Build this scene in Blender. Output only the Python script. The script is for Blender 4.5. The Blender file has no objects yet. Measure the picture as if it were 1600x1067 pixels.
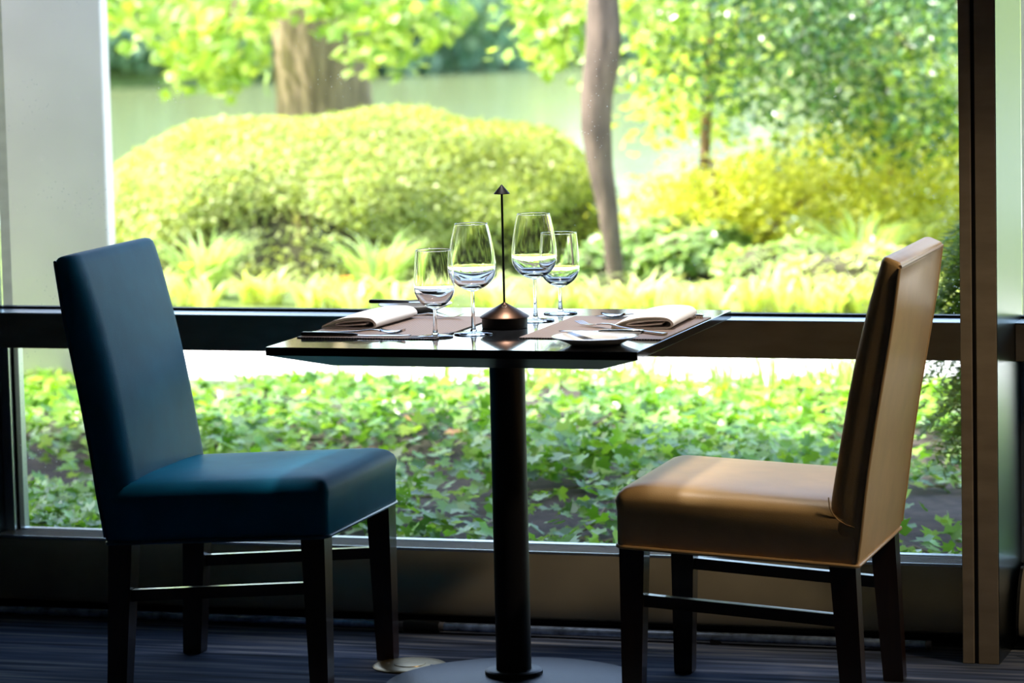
import bpy, math, random
import numpy as np
from mathutils import Vector, Matrix
random.seed(7); rng = np.random.default_rng(11)
SC = bpy.context.scene
COL = SC.collection

# ------------------------------------------------------------------ camera, sky, sun, exposure
CF, CYAW, CPIT, CROLL = 5501.3, -0.30273, 0.11281, -0.02266
CAM = np.array([2.1474, -6.8373, 1.5338])
fw = np.array([math.sin(CYAW)*math.cos(CPIT), math.cos(CYAW)*math.cos(CPIT), -math.sin(CPIT)])
r0 = np.array([math.cos(CYAW), -math.sin(CYAW), 0.0]); u0 = np.cross(r0, fw)
CR = math.cos(CROLL)*r0 + math.sin(CROLL)*u0
CU = -math.sin(CROLL)*r0 + math.cos(CROLL)*u0
cam_d = bpy.data.cameras.new('camera'); cam = bpy.data.objects.new('camera', cam_d); COL.objects.link(cam)
cam.matrix_world = Matrix(((CR[0], CU[0], -fw[0], CAM[0]), (CR[1], CU[1], -fw[1], CAM[1]), (CR[2], CU[2], -fw[2], CAM[2]), (0, 0, 0, 1)))
cam_d.sensor_width = 36; cam_d.lens = CF/1600*36; cam_d.clip_start = .1; cam_d.clip_end = 800
cam_d.dof.use_dof = True; cam_d.dof.focus_distance = 7.15; cam_d.dof.aperture_fstop = 5.0
SC.camera = cam

world = bpy.data.worlds.new('sky'); SC.world = world; world.use_nodes = True
wn = world.node_tree.nodes; wl = world.node_tree.links; wn.clear()
sky = wn.new('ShaderNodeTexSky'); sky.sky_type = 'NISHITA'; sky.sun_disc = False
sky.sun_elevation = math.radians(48); sky.sun_rotation = math.radians(-100); sky.air_density = 1.0; sky.dust_density = 2.5
bgn = wn.new('ShaderNodeBackground'); bgn.inputs[1].default_value = 0.42
wo = wn.new('ShaderNodeOutputWorld'); wl.new(sky.outputs[0], bgn.inputs[0]); wl.new(bgn.outputs[0], wo.inputs[0])

sun_d = bpy.data.lights.new('sun', 'SUN'); sun = bpy.data.objects.new('sun', sun_d); COL.objects.link(sun)
sun_d.energy = 5.6; sun_d.angle = math.radians(2.0); sun_d.color = (1, .97, .92)
SUN_DIR = Vector((-.64, -.11, .74)).normalized()          # towards the sun: high, from the column's side
sun.rotation_euler = SUN_DIR.to_track_quat('Z', 'Y').to_euler()

SC.view_settings.view_transform = 'Standard'; SC.view_settings.look = 'None'
SC.view_settings.gamma = 1; SC.view_settings.use_curve_mapping = False
SC.view_settings.exposure = 1.18
SC.cycles.max_bounces = 14; SC.cycles.transmission_bounces = 12; SC.cycles.transparent_max_bounces = 16
SC.cycles.glossy_bounces = 5; SC.cycles.diffuse_bounces = 4; SC.cycles.sample_clamp_indirect = 12

def at(px, py, Y):
    """world point seen at a photograph pixel, on the vertical plane y = Y"""
    d = fw*CF + CR*(px-800) - CU*(py-533.5)
    return CAM + d*((Y-CAM[1])/d[1])
def ppm(Y, px=800):
    p = at(px, 300, Y); return CF/float(np.dot(p-CAM, fw))     # pixels per metre there

# ------------------------------------------------------------------ helpers
def ob(name, me, parent=None, loc=None):
    o = bpy.data.objects.new(name, me); COL.objects.link(o)
    if parent is not None: o.parent = parent
    if loc is not None: o.location = loc
    return o
def tag(o, label=None, cat=None, group=None, kind=None):
    if label: o['label'] = label
    if cat: o['category'] = cat
    if group: o['group'] = group
    if kind: o['kind'] = kind
    return o
def thing(name, label, cat, loc=(0, 0, 0), rz=0, group=None, kind=None):
    o = ob(name, None, None, loc); o.rotation_euler = (0, 0, rz); return tag(o, label, cat, group, kind)
class MB:
    def __init__(s): s.v = []; s.f = []
    def add(s, v, f):
        n = len(s.v); s.v += [tuple(map(float, p)) for p in v]; s.f += [tuple(i+n for i in q) for q in f]; return s
    def box(s, x0, x1, y0, y1, z0, z1, b=0.0):
        if b <= 0:
            v = [(x, y, z) for x in (x0, x1) for y in (y0, y1) for z in (z0, z1)]
            f = [(0, 1, 3, 2), (4, 6, 7, 5), (0, 4, 5, 1), (2, 3, 7, 6), (0, 2, 6, 4), (1, 5, 7, 3)]
            return s.add(v, f)
        rings = []
        def ring(i, z): return [(x0+i+b*0, y0+i, z)]
        def rr(ins, z):
            c = b-ins if b > ins else 0
            return [(x0+ins+c, y0+ins, z), (x1-ins-c, y0+ins, z), (x1-ins, y0+ins+c, z), (x1-ins, y1-ins-c, z), (x1-ins-c, y1-ins, z), (x0+ins+c, y1-ins, z), (x0+ins, y1-ins-c, z), (x0+ins, y0+ins+c, z)]
        return s.loft([rr(b, z0), rr(0, z0+b), rr(0, z1-b), rr(b, z1)])
    def loft(s, rings, caps=True, closed=True):
        n = len(rings[0]); v = [p for r in rings for p in r]; f = []
        for i in range(len(rings)-1):
            for j in range(n if closed else n-1):
                k = (j+1) % n; f.append((i*n+j, i*n+k, (i+1)*n+k, (i+1)*n+j))
        if caps: f.append(tuple(range(n-1, -1, -1))); f.append(tuple((len(rings)-1)*n+j for j in range(n)))
        return s.add(v, f)
    def lathe(s, prof, n=40, cx=0, cy=0, cz=0):
        rings = [[(cx+r*math.cos(2*math.pi*j/n), cy+r*math.sin(2*math.pi*j/n), cz+z) for j in range(n)] for r, z in prof]
        return s.loft(rings, True)
    def tube(s, pts, rad, n=10, caps=True):
        P = [Vector(p) for p in pts]; rings = []
        if not hasattr(rad, '__len__'): rad = [rad]*len(P)
        a = None
        for i, p in enumerate(P):
            t = (P[min(i+1, len(P)-1)]-P[max(i-1, 0)]).normalized()
            if a is None:
                a = Vector((0, 0, 1)).cross(t)
                if a.length < .3: a = Vector((1, 0, 0)).cross(t)
            a = (a-t*a.dot(t)).normalized(); c = t.cross(a)
            rings.append([p+(a*math.cos(2*math.pi*j/n)+c*math.sin(2*math.pi*j/n))*rad[i] for j in range(n)])
        return s.loft(rings, caps)
    def prism(s, poly, z0, z1):
        """poly in xy"""
        return s.loft([[(x, y, z0) for x, y in poly], [(x, y, z1) for x, y in poly]])
    def mesh(s, name, mat, smooth=True, angle=40):
        me = bpy.data.meshes.new(name); me.from_pydata(s.v, [], s.f); me.update()
        import bmesh
        bm = bmesh.new(); bm.from_mesh(me); bmesh.ops.recalc_face_normals(bm, faces=bm.faces); bm.to_mesh(me); bm.free()
        if mat: me.materials.append(mat)
        if smooth:
            me.polygons.foreach_set('use_smooth', [True]*len(me.polygons))
            me.set_sharp_from_angle(angle=math.radians(angle))
        return me
    def build(s, name, mat, parent=None, smooth=True, angle=40, loc=None):
        return ob(name, s.mesh(name, mat, smooth, angle), parent, loc)
def rrect(x0, x1, y0, y1, rad, z=0, seg=5):
    """rounded rectangle ring; rad = (r at x0y0, x1y0, x1y1, x0y1)"""
    if not hasattr(rad, '__len__'): rad = (rad,)*4
    pts = []
    for (cx, cy, sx, sy, a0), r in zip(((x0, y0, 1, 1, 180), (x1, y0, -1, 1, 270), (x1, y1, -1, -1, 0), (x0, y1, 1, -1, 90)), rad):
        for k in range(seg+1):
            a = math.radians(a0+90*k/seg); pts.append((cx+sx*r+r*math.cos(a), cy+sy*r+r*math.sin(a), z))
    return pts

# ------------------------------------------------------------------ materials
def mat(name):
    m = bpy.data.materials.new(name); m.use_nodes = True; nt = m.node_tree
    return m, nt, nt.nodes['Principled BSDF'], nt.nodes['Material Output']
def N(nt, t, **k):
    n = nt.nodes.new(t)
    for a, b in k.items(): setattr(n, a, b)
    return n
def coords(nt, scale=(1, 1, 1), kind='Object'):
    tc = N(nt, 'ShaderNodeTexCoord'); mp = N(nt, 'ShaderNodeMapping'); mp.inputs['Scale'].default_value = scale
    nt.links.new(tc.outputs[kind], mp.inputs[0]); return mp.outputs[0]
def simple(name, col, rough=.5, metal=0, spec=.5, noise=0, nscale=(8, 8, 8), bump=0, bscale=(200, 200, 200), coat=0, nd=3):
    m, nt, p, out = mat(name)
    p.inputs['Base Color'].default_value = (*col, 1); p.inputs['Roughness'].default_value = rough
    p.inputs['Metallic'].default_value = metal; p.inputs['Specular IOR Level'].default_value = spec; p.inputs['Coat Weight'].default_value = coat
    if noise:
        t = N(nt, 'ShaderNodeTexNoise'); t.inputs['Scale'].default_value = 1; t.inputs['Detail'].default_value = nd
        nt.links.new(coords(nt, nscale), t.inputs[0])
        r = N(nt, 'ShaderNodeMapRange'); r.inputs[1].default_value = .3; r.inputs[2].default_value = .7; r.inputs[3].default_value = 1-noise; r.inputs[4].default_value = 1+noise
        nt.links.new(t.outputs[0], r.inputs[0])
        h = N(nt, 'ShaderNodeMix', data_type='RGBA', blend_type='MULTIPLY'); h.inputs[0].default_value = 1; h.inputs[6].default_value = (*col, 1)
        nt.links.new(r.outputs[0], h.inputs[7]); nt.links.new(h.outputs[2], p.inputs['Base Color'])
    if bump:
        t = N(nt, 'ShaderNodeTexNoise'); t.inputs['Scale'].default_value = 1; t.inputs['Detail'].default_value = 2
        nt.links.new(coords(nt, bscale), t.inputs[0])
        b = N(nt, 'ShaderNodeBump'); b.inputs['Strength'].default_value = bump; b.inputs['Distance'].default_value = .004
        nt.links.new(t.outputs[0], b.inputs['Height']); nt.links.new(b.outputs[0], p.inputs['Normal'])
    return m
M = {}
M['blue_vinyl'] = simple('blue_vinyl', (.004, .165, .290), .46, spec=.10, noise=.10, nscale=(14, 14, 14), bump=.10, bscale=(420, 420, 420))
M['tan_vinyl'] = simple('tan_vinyl', (.68, .44, .19), .40, spec=.50, noise=.06, nscale=(14, 14, 14), bump=.10, bscale=(420, 420, 420))
M['blue_piping'] = simple('blue_piping', (.012, .085, .165), .3)
M['tan_piping'] = simple('tan_piping', (.58, .38, .18), .4, spec=.3)
M['dark_wood'] = simple('dark_wood', (.020, .008, .004), .30, spec=.5, noise=.35, nscale=(60, 60, 5), coat=.3)
M['table_black'] = simple('table_black', (.012, .013, .015), .07, spec=.6, coat=.4, noise=.3, nscale=(30, 3, 30))
M['table_edge'] = simple('table_edge', (.010, .011, .012), .32)
M['black_metal'] = simple('black_metal', (.007, .007, .008), .45, spec=.35)
M['base_metal'] = simple('base_metal', (.016, .019, .022), .45, metal=.2, bump=.15, bscale=(300, 300, 300))
M['brass'] = simple('brass', (.34, .25, .11), .35, metal=.9, noise=.2, nscale=(40, 40, 40))
M['bronze'] = simple('bronze', (.30, .25, .185), .5, metal=.1, spec=.4, noise=.14, nscale=(9, 9, 30), bump=.05)
M['polished'] = simple('polished', (.085, .115, .115), .28, metal=1)
M['alu'] = simple('alu', (.60, .64, .66), .32, metal=.85)
M['gasket'] = simple('gasket', (.006, .006, .008), .5)
M['cover_metal'] = simple('cover_metal', (.30, .265, .195), .42, metal=.2, noise=.12, nscale=(5, 5, 5))
M['pipe'] = simple('pipe', (.30, .40, .60), .26, metal=.7, spec=.7, noise=.5, nscale=(40, 40, 40), coat=.3)
M['copper_grey'] = simple('copper_grey', (.22, .20, .19), .4, metal=.6)
M['wall_paint'] = simple('wall_paint', (.09, .07, .05), .8, noise=.05)
M['ceil_paint'] = simple('ceil_paint', (.09, .085, .08), .85)
M['concrete'] = simple('concrete', (.80, .74, .70), .85, noise=.07, nscale=(3, 3, 3), bump=.3, bscale=(120, 120, 120), nd=6)
M['linen'] = simple('linen', (.92, .90, .90), .9, bump=.3, bscale=(900, 900, 900))
M['china'] = simple('china', (.80, .78, .75), .12, spec=.6)
M['steel'] = simple('steel', (.72, .70, .68), .14, metal=1)
M['dark_handle'] = simple('dark_handle', (.02, .02, .028), .25, metal=.3)
M['lamp_body'] = simple('lamp_body', (.006, .005, .005), .45, spec=.2)
M['lamp_bronze'] = simple('lamp_bronze', (.075, .042, .028), .38, metal=1)
M['soil'] = simple('soil', (.055, .042, .034), .95, noise=.6, nscale=(22, 22, 22), bump=1, bscale=(60, 60, 60), nd=6)
M['lawn'] = simple('lawn', (.16, .22, .05), .9, noise=.4, nscale=(3, 3, 3), nd=6)
M['paving'] = simple('paving', (.82, .80, .76), .9, noise=.05, nscale=(2, 2, 2))
M['bark'] = simple('bark', (.27, .20, .125), .9, noise=.55, nscale=(30, 30, 4), bump=1, bscale=(40, 40, 5), nd=6)
M['bark_grey'] = simple('bark_grey', (.13, .095, .07), .9, noise=.45, nscale=(30, 30, 6), bump=.8, bscale=(50, 50, 8), nd=5)
M['bark_brown'] = simple('bark_brown', (.22, .13, .08), .9, noise=.4, nscale=(30, 30, 6))
M['vine'] = simple('vine', (.36, .28, .19), .8, noise=.3, nscale=(30, 30, 30))
M['petal_orange'] = simple('petal_orange', (.85, .36, .03), .6)
M['petal_yellow'] = simple('petal_yellow', (.90, .68, .04), .6)
M['dry_leaf'] = simple('dry_leaf', (.50, .26, .12), .7)
m = M['linen']; nt = m.node_tree; _p = nt.nodes['Principled BSDF']; _t = N(nt, 'ShaderNodeBsdfTranslucent'); _t.inputs[0].default_value = (.95, .86, .70, 1)
_x = N(nt, 'ShaderNodeMixShader'); _x.inputs[0].default_value = .14; nt.links.new(_p.outputs[0], _x.inputs[1]); nt.links.new(_t.outputs[0], _x.inputs[2]); nt.links.new(_x.outputs[0], nt.nodes['Material Output'].inputs[0])
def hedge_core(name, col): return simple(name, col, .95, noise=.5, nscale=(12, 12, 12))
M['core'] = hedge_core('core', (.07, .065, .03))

def leafmat(name, rough=.45, trans=.45, spec=.5, attr=True, c0=None, c1=None, c2=None):
    m, nt, p, out = mat(name); L = nt.links
    if attr:
        a = N(nt, 'ShaderNodeVertexColor'); a.layer_name = 'Col'; col = a.outputs[0]
    else:
        oi = N(nt, 'ShaderNodeObjectInfo'); cr = N(nt, 'ShaderNodeValToRGB'); e = cr.color_ramp.elements
        e[0].color = (*c0, 1); e[1].color = (*c2, 1); x = e.new(.55); x.color = (*c1, 1)
        L.new(oi.outputs['Random'], cr.inputs[0]); col = cr.outputs[0]
    p.inputs['Roughness'].default_value = rough; p.inputs['Specular IOR Level'].default_value = spec
    L.new(col, p.inputs['Base Color'])
    t = N(nt, 'ShaderNodeBsdfTranslucent')
    h = N(nt, 'ShaderNodeMix', data_type='RGBA', blend_type='MULTIPLY'); h.inputs[0].default_value = 1; h.inputs[7].default_value = (1.25, 1.2, .6, 1)
    L.new(col, h.inputs[6]); L.new(h.outputs[2], t.inputs[0])
    mx = N(nt, 'ShaderNodeMixShader'); mx.inputs[0].default_value = trans
    L.new(p.outputs[0], mx.inputs[1]); L.new(t.outputs[0], mx.inputs[2]); L.new(mx.outputs[0], out.inputs[0])
    return m
M['leaf_dark'] = leafmat('leaf_dark', .30, .16, .8)
M['leaf'] = leafmat('leaf'); M['leaf_gloss'] = leafmat('leaf_gloss', .30, .38, .6)
IVY = ((.07, .20, .015), (.20, .45, .035), (.44, .62, .30))
M['ivy_one'] = leafmat('ivy_one', .30, .38, .6, False, *IVY)
TUL = ((.18, .34, .04), (.31, .46, .07), (.42, .54, .13))
M['broad_one'] = leafmat('broad_one', .4, .5, .5, False, *TUL)

def glass_mat(name, tint=(1, 1, 1), dirt=True):
    m, nt, p, out = mat(name); L = nt.links; nt.nodes.remove(p)
    tr = N(nt, 'ShaderNodeBsdfTransparent'); tr.inputs[0].default_value = (*tint, 1)
    gl = N(nt, 'ShaderNodeBsdfGlossy'); gl.inputs['Roughness'].default_value = .0
    fr = N(nt, 'ShaderNodeFresnel'); fr.inputs[0].default_value = 1.35
    mx = N(nt, 'ShaderNodeMixShader'); L.new(fr.outputs[0], mx.inputs[0]); L.new(tr.outputs[0], mx.inputs[1]); L.new(gl.outputs[0], mx.inputs[2])
    fin = mx
    if dirt:
        vo = N(nt, 'ShaderNodeTexVoronoi'); vo.inputs['Scale'].default_value = 1; L.new(coords(nt, (85, 85, 85)), vo.inputs['Vector'])
        ns = N(nt, 'ShaderNodeTexNoise'); ns.inputs['Scale'].default_value = 1; L.new(coords(nt, (5, 5, 5)), ns.inputs['Vector'])
        r1 = N(nt, 'ShaderNodeMapRange'); r1.inputs[1].default_value = .05; r1.inputs[2].default_value = .12; r1.inputs[3].default_value = 1; r1.inputs[4].default_value = 0
        L.new(vo.outputs['Distance'], r1.inputs[0])
        r2 = N(nt, 'ShaderNodeMapRange'); r2.inputs[1].default_value = .45; r2.inputs[2].default_value = .75; r2.inputs[3].default_value = 0; r2.inputs[4].default_value = 1
        L.new(ns.outputs[0], r2.inputs[0])
        mu = N(nt, 'ShaderNodeMath', operation='MULTIPLY'); L.new(r1.outputs[0], mu.inputs[0]); L.new(r2.outputs[0], mu.inputs[1])
        tl = N(nt, 'ShaderNodeBsdfTranslucent'); tl.inputs[0].default_value = (.9, .9, .9, 1)
        m2 = N(nt, 'ShaderNodeMixShader'); L.new(mu.outputs[0], m2.inputs[0]); L.new(mx.outputs[0], m2.inputs[1]); L.new(tl.outputs[0], m2.inputs[2]); fin = m2
    L.new(fin.outputs[0], out.inputs[0]); return m
M['pane'] = glass_mat('pane', (.985, .995, .99))
m, nt, p, out = mat('crystal'); p.inputs['Base Color'].default_value = (1, 1, 1, 1); p.inputs['Transmission Weight'].default_value = 1
p.inputs['Roughness'].default_value = 0; p.inputs['IOR'].default_value = 1.48; M['crystal'] = m
m, nt, p, out = mat('led'); p.inputs['Emission Color'].default_value = (1, .42, .12, 1); p.inputs['Emission Strength'].default_value = 300; M['led'] = m
# carpet: streaks along the window
m, nt, p, out = mat('carpet'); p.inputs['Roughness'].default_value = .95; p.inputs['Specular IOR Level'].default_value = .15
t = N(nt, 'ShaderNodeTexNoise'); t.inputs['Scale'].default_value = 1; t.inputs['Detail'].default_value = 4; nt.links.new(coords(nt, (2.2, 34, 1)), t.inputs[0])
cr = N(nt, 'ShaderNodeValToRGB'); e = cr.color_ramp.elements; e[0].position = .34; e[0].color = (.020, .024, .034, 1); e[1].position = .68; e[1].color = (.20, .21, .235, 1)
x = e.new(.5); x.color = (.055, .075, .13, 1); nt.links.new(t.outputs[0], cr.inputs[0]); nt.links.new(cr.outputs[0], p.inputs['Base Color']); M['carpet'] = m
# woven placemat
m, nt, p, out = mat('woven'); p.inputs['Roughness'].default_value = .6
wv = N(nt, 'ShaderNodeTexWave', wave_type='BANDS', bands_direction='X'); wv.inputs['Scale'].default_value = 1; wv.inputs['Distortion'].default_value = .6
nt.links.new(coords(nt, (55, 55, 55)), wv.inputs[0])
cr = N(nt, 'ShaderNodeValToRGB'); cr.color_ramp.elements[0].color = (.085, .054, .038, 1); cr.color_ramp.elements[1].color = (.27, .19, .15, 1)
nt.links.new(wv.outputs[0], cr.inputs[0]); nt.links.new(cr.outputs[0], p.inputs['Base Color'])
b = N(nt, 'ShaderNodeBump'); b.inputs['Strength'].default_value = .4; b.inputs['Distance'].default_value = .002; nt.links.new(wv.outputs[0], b.inputs['Height']); nt.links.new(b.outputs[0], p.inputs['Normal']); M['woven'] = m
# lake
m, nt, p, out = mat('lake_water'); p.inputs['Base Color'].default_value = (.20, .24, .11, 1); p.inputs['Roughness'].default_value = .12; p.inputs['IOR'].default_value = 1.33
t = N(nt, 'ShaderNodeTexNoise'); t.inputs['Scale'].default_value = 1; t.inputs['Detail'].default_value = 3; nt.links.new(coords(nt, (1.2, 2.2, 1)), t.inputs[0])
b = N(nt, 'ShaderNodeBump'); b.inputs['Strength'].default_value = .25; b.inputs['Distance'].default_value = .05; nt.links.new(t.outputs[0], b.inputs['Height']); nt.links.new(b.outputs[0], p.inputs['Normal']); M['lake'] = m

# ------------------------------------------------------------------ leaves
def tpl(v, f): return np.array(v, float), f
T_SIMPLE = tpl([(0, 0, 0), (-.26, .42, .07), (0, .45, 0), (.26, .42, .07), (0, 1, -.05)], [(0, 2, 1), (0, 3, 2), (1, 2, 4), (2, 3, 4)])
T_ROUND = tpl([(0, 0, 0), (-.36, .25, .08), (-.38, .65, .08), (0, .5, 0), (.36, .25, .08), (.38, .65, .08), (0, 1, -.04)], [(0, 3, 1), (1, 3, 2), (2, 3, 6), (0, 4, 3), (4, 5, 3), (5, 6, 3)])
_iv = [(0, 0), (-.30, -.14), (-.56, .20), (-.26, .36), (-.36, .74), (-.11, .62), (0, 1.0), (.11, .62), (.36, .74), (.26, .36), (.56, .20), (.30, -.14)]
T_IVY = tpl([(0, .32, -.03)]+[(x, y, .16*abs(x)-.06*y) for x, y in _iv], [(0, i, i % 12+1) for i in range(1, 13)])
_tl = [(0, 0), (-.34, .02), (-.52, .30), (-.34, .44), (-.44, .86), (0, .72), (.44, .86), (.34, .44), (.52, .30), (.34, .02)]
T_BROAD = tpl([(0, .42, .03)]+[(x, y, -.12*abs(x)) for x, y in _tl], [(0, i, i % 10+1) for i in range(1, 11)])
T_BLADE = tpl([(-.5, 0, 0), (.5, 0, 0), (-.42, .4, 0), (.42, .4, 0), (-.3, .75, 0), (.3, .75, 0), (0, 1, 0)], [(0, 1, 3, 2), (2, 3, 5, 4), (4, 5, 6)])
def leaf_mesh(name, tp, pos, nrm, size, cols, mat_, spin=None, width=None):
    """one mesh of many leaves: position, normal, size and colour per leaf"""
    tv, tf = tp; n = len(pos); pos = np.asarray(pos, float); nrm = np.asarray(nrm, float)
    nrm = nrm/np.maximum(np.linalg.norm(nrm, axis=1, keepdims=True), 1e-6)
    if spin is None:
        spin = rng.normal(size=(n, 3))
    t = spin-nrm*np.sum(spin*nrm, 1, keepdims=True); t /= np.maximum(np.linalg.norm(t, axis=1, keepdims=True), 1e-6)
    b = np.cross(t, nrm); size = np.broadcast_to(np.asarray(size, float), (n,))
    w = size if width is None else np.broadcast_to(np.asarray(width, float), (n,))
    V = pos[:, None]+(b[:, None]*tv[None, :, 0:1]*w[:, None, None]+(t[:, None]*tv[None, :, 1:2]+nrm[:, None]*tv[None, :, 2:3])*size[:, None, None])
    k = len(tv); flat = []; starts = []; tot = 0
    for f in tf: starts.append(tot); flat += list(f); tot += len(f)
    loops = (np.array(flat)[None, :]+(np.arange(n)*k)[:, None]).ravel()
    st = (np.array(starts)[None, :]+(np.arange(n)*tot)[:, None]).ravel()
    me = bpy.data.meshes.new(name); me.vertices.add(n*k); me.vertices.foreach_set('co', V.ravel())
    me.loops.add(len(loops)); me.loops.foreach_set('vertex_index', loops.astype(np.int32))
    me.polygons.add(len(st)); me.polygons.foreach_set('loop_start', st.astype(np.int32)); me.update(calc_edges=True)
    ca = me.color_attributes.new('Col', 'FLOAT_COLOR', 'POINT')
    cc = np.ones((n, k, 4)); cc[:, :, :3] = np.asarray(cols)[:, None, :]; ca.data.foreach_set('color', cc.ravel())
    me.materials.append(mat_); return me
def ramp(n, cs, jit=.12):
    cs = np.array(cs); t = rng.random(n)*(len(cs)-1); i = np.minimum(t.astype(int), len(cs)-2); f = (t-i)[:, None]
    return np.clip((cs[i]*(1-f)+cs[i+1]*f)*(1+jit*rng.normal(size=(n, 1))), .002, .95)
def upish(n, tilt=.5, base=(0, 0, 1)): return np.array(base)[None]+tilt*rng.normal(size=(n, 3))
def single_leaf(name, tp, mat_):
    me = bpy.data.meshes.new(name); me.from_pydata([tuple(v) for v in tp[0]], [], tp[1]); me.materials.append(mat_); return me
def leaf_obj(me, parent, pos, nrm, size, spin=None):
    nrm = Vector(nrm).normalized(); s = Vector(spin if spin is not None else rng.normal(size=3)); t = (s-nrm*s.dot(nrm)).normalized(); b = t.cross(nrm)
    o = bpy.data.objects.new('leaf', me); COL.objects.link(o); o.parent = parent
    o.matrix_local = Matrix(((b.x*size, t.x*size, nrm.x*size, pos[0]), (b.y*size, t.y*size, nrm.y*size, pos[1]), (b.z*size, t.z*size, nrm.z*size, pos[2]), (0, 0, 0, 1)))
    return o

# ================================================================== THE ROOM
GY = .75                                   # glass plane
X0, X1, YB, ZC = -4.0, 5.8, -10.0, 2.75
tag(MB().box(X0, X1, YB, GY+.06, -.2, 0).build('floor', M['carpet'], smooth=False), 'dark blue grey carpet with pale streaks along the window', 'floor', kind='structure')
tag(MB().box(-13, X1+.1, YB, 2.7, ZC, ZC+.3).build('ceiling', M['ceil_paint'], smooth=False), 'plain plaster ceiling over the dining room', 'ceiling', kind='structure')  # slab carried on outdoors and sideways, unseen, to shade the ivy
tag(MB().box(X0, X1, YB-.15, YB, 0, ZC).build('wall_back', M['wall_paint'], smooth=False), 'dark painted wall behind the diners', 'wall', kind='structure')
tag(MB().box(X0-.15, X0, YB, GY+.06, 0, ZC).build('wall_left', M['wall_paint'], smooth=False), 'dark painted end wall beyond the column', 'wall', kind='structure')
tag(MB().box(X1, X1+.15, YB, GY+.06, 0, ZC).build('wall_right', M['wall_paint'], smooth=False), 'dark painted end wall by the far window bay', 'wall', kind='structure')

bays = [(-3.90, -1.565), (-1.488, .862), (.940, 3.29), (3.368, 5.72)]
blab = ['window bay beyond the concrete column with dark rail', 'wide two pane window behind the table with dark bronze rail',
        'window bay past the tall bronze mullion with dark rail', 'window bay at the far end of the room']
for i, (a, b) in enumerate(bays):
    w = thing('window_%d' % (i+1), blab[i], 'window', ((a+b)/2, GY, 0), kind='structure'); h = (b-a)/2
    MB().box(-h, h, -.004, .004, .700, 2.62).build('glass_pane', M['pane'], w, False)
    MB().box(-h, h, -.004, .004, .165, .640).build('glass_pane', M['pane'], w, False)
    rl = MB().box(-h, h, -.10, .06, .615, .6965, .0015).build('rail', M['bronze'], w, False)
    MB().box(-h, h, -.1005, .05, .6965, .6985).build('rail_cap', M['alu'], rl, False)
    MB().box(-h, h, -.012, .012, .6985, .704).build('gasket', M['gasket'], rl, False)
    MB().box(-h, h, -.10, .06, 2.60, ZC).build('header', M['bronze'], w, False)
    bf = MB().box(-h, h, -.010, .014, .0, .172).build('bottom_frame', M['alu'], w, False)
    for s in (-1, 1):
        jb = MB().box(s*h-(.024 if s > 0 else 0), s*h+(.024 if s < 0 else 0), -.03, .05, .165, .615).build('jamb', M['alu'], w, False)
        MB().box(s*h-(.030 if s > 0 else -.024), s*h+(.030 if s < 0 else -.024), -.012, .012, .165, .615).build('gasket', M['gasket'], jb, False)
mulx = [(-1.565, -1.488), (.862, .940), (3.29, 3.368)]
mlab = ['bronze mullion beside the concrete column', 'tall bronze mullion behind the tan chair', 'bronze mullion past the far bay']
for i, (a, b) in enumerate(mulx):
    t = thing('trim_%d' % (i+1), mlab[i], 'mullion', (a, 0, 0), kind='structure'); w = b-a
    MB().box(0, .0245, .42, GY+.06, 0, ZC, .0012).build('mullion_flange', M['bronze'], t, False)
    MB().box(.0245, .0335, .428, GY+.06, 0, ZC).build('groove', M['gasket'], t, False)
    MB().box(.0335, w-.0015, .42, GY+.06, 0, ZC, .0012).build('mullion_face', M['bronze'], t, False)
    MB().box(w-.0015, w, .421, GY-.004, 0, ZC).build('side_plate', M['polished'], t, False)
# convector covers under the sill
for i, (a, b, lab) in enumerate(((-3.87, -1.57, 'curved bronze convector cover beyond the column bay'), (-1.484, .855, 'long curved bronze convector cover under the window behind the table'), (.952, 3.28, 'curved bronze convector cover to the far side of the mullion'))):
    c = thing('convector_cover', lab, 'heater', (a, 0, 0), group='convector covers under the window'); L = b-a
    prof = [(.632, .1695), (.618, .160), (.604, .147), (.590, .128), (.577, .104), (.567, .078), (.562, .052), (.566, .036), (.585, .030)]
    inn = [(y+.004, z-.003) for y, z in prof][::-1]
    MB().loft([[(x, y, z) for y, z in prof+inn] for x in (.006, L-.006)]).build('cover_panel', M['cover_metal'], c)
    MB().box(.0, L, .6285, .633, .164, .1735).build('front_lip', M['alu'], c, False)
    for k in range(6):
        y = .644+k*.0158
        MB().box(.004, L-.004, y, y+.0048, .158, .1705).build('slat', M['bronze'], c, False)
    MB().box(.0, L, .636, .736, .010, .158).build('housing', M['gasket'], c, False)
    for x in (0, L-.006):
        MB().loft([[(xx, y-.003, z) for y, z in prof]+[(xx, .72, .03), (xx, .72, .1695)] for xx in (x, x+.006)]).build('end_cap', M['black_metal'], c, False)

pp = thing('floor_pipe', 'dark blue gloss pipe running along the floor under the window', 'pipe', (0, 0, 0))
MB().tube([(-3.8, .520, .016), (-.415, .520, .016)], .0100, 14).build('pipe_run', M['pipe'], pp)
MB().tube([(-.335, .520, .016), (.765, .520, .016)], .0100, 14).build('pipe_run', M['pipe'], pp)
MB().tube([(-.418, .520, .0165), (-.335, .520, .0165)], .013, 14).build('coupling', M['black_metal'], pp)
for x in (-.425, -.330, .772):
    MB().tube([(x-.006, .520, .016), (x+.006, .520, .016)], .0105, 14).build('end_ring', M['copper_grey'], pp)
for x in (-2.6, -1.1, .3):
    MB().box(x-.01, x+.01, .51, .532, 0, .0085).build('bracket', M['black_metal'], pp, False)
vs = thing('radiator_valve', 'small pale valve stub on the floor past the mullion', 'valve', (.985, .50, 0))
MB().lathe([(.006, 0), (.006, .012), (.003, .016), (.003, .034), (.004, .038)], 12).build('spindle', M['copper_grey'], vs)
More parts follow.
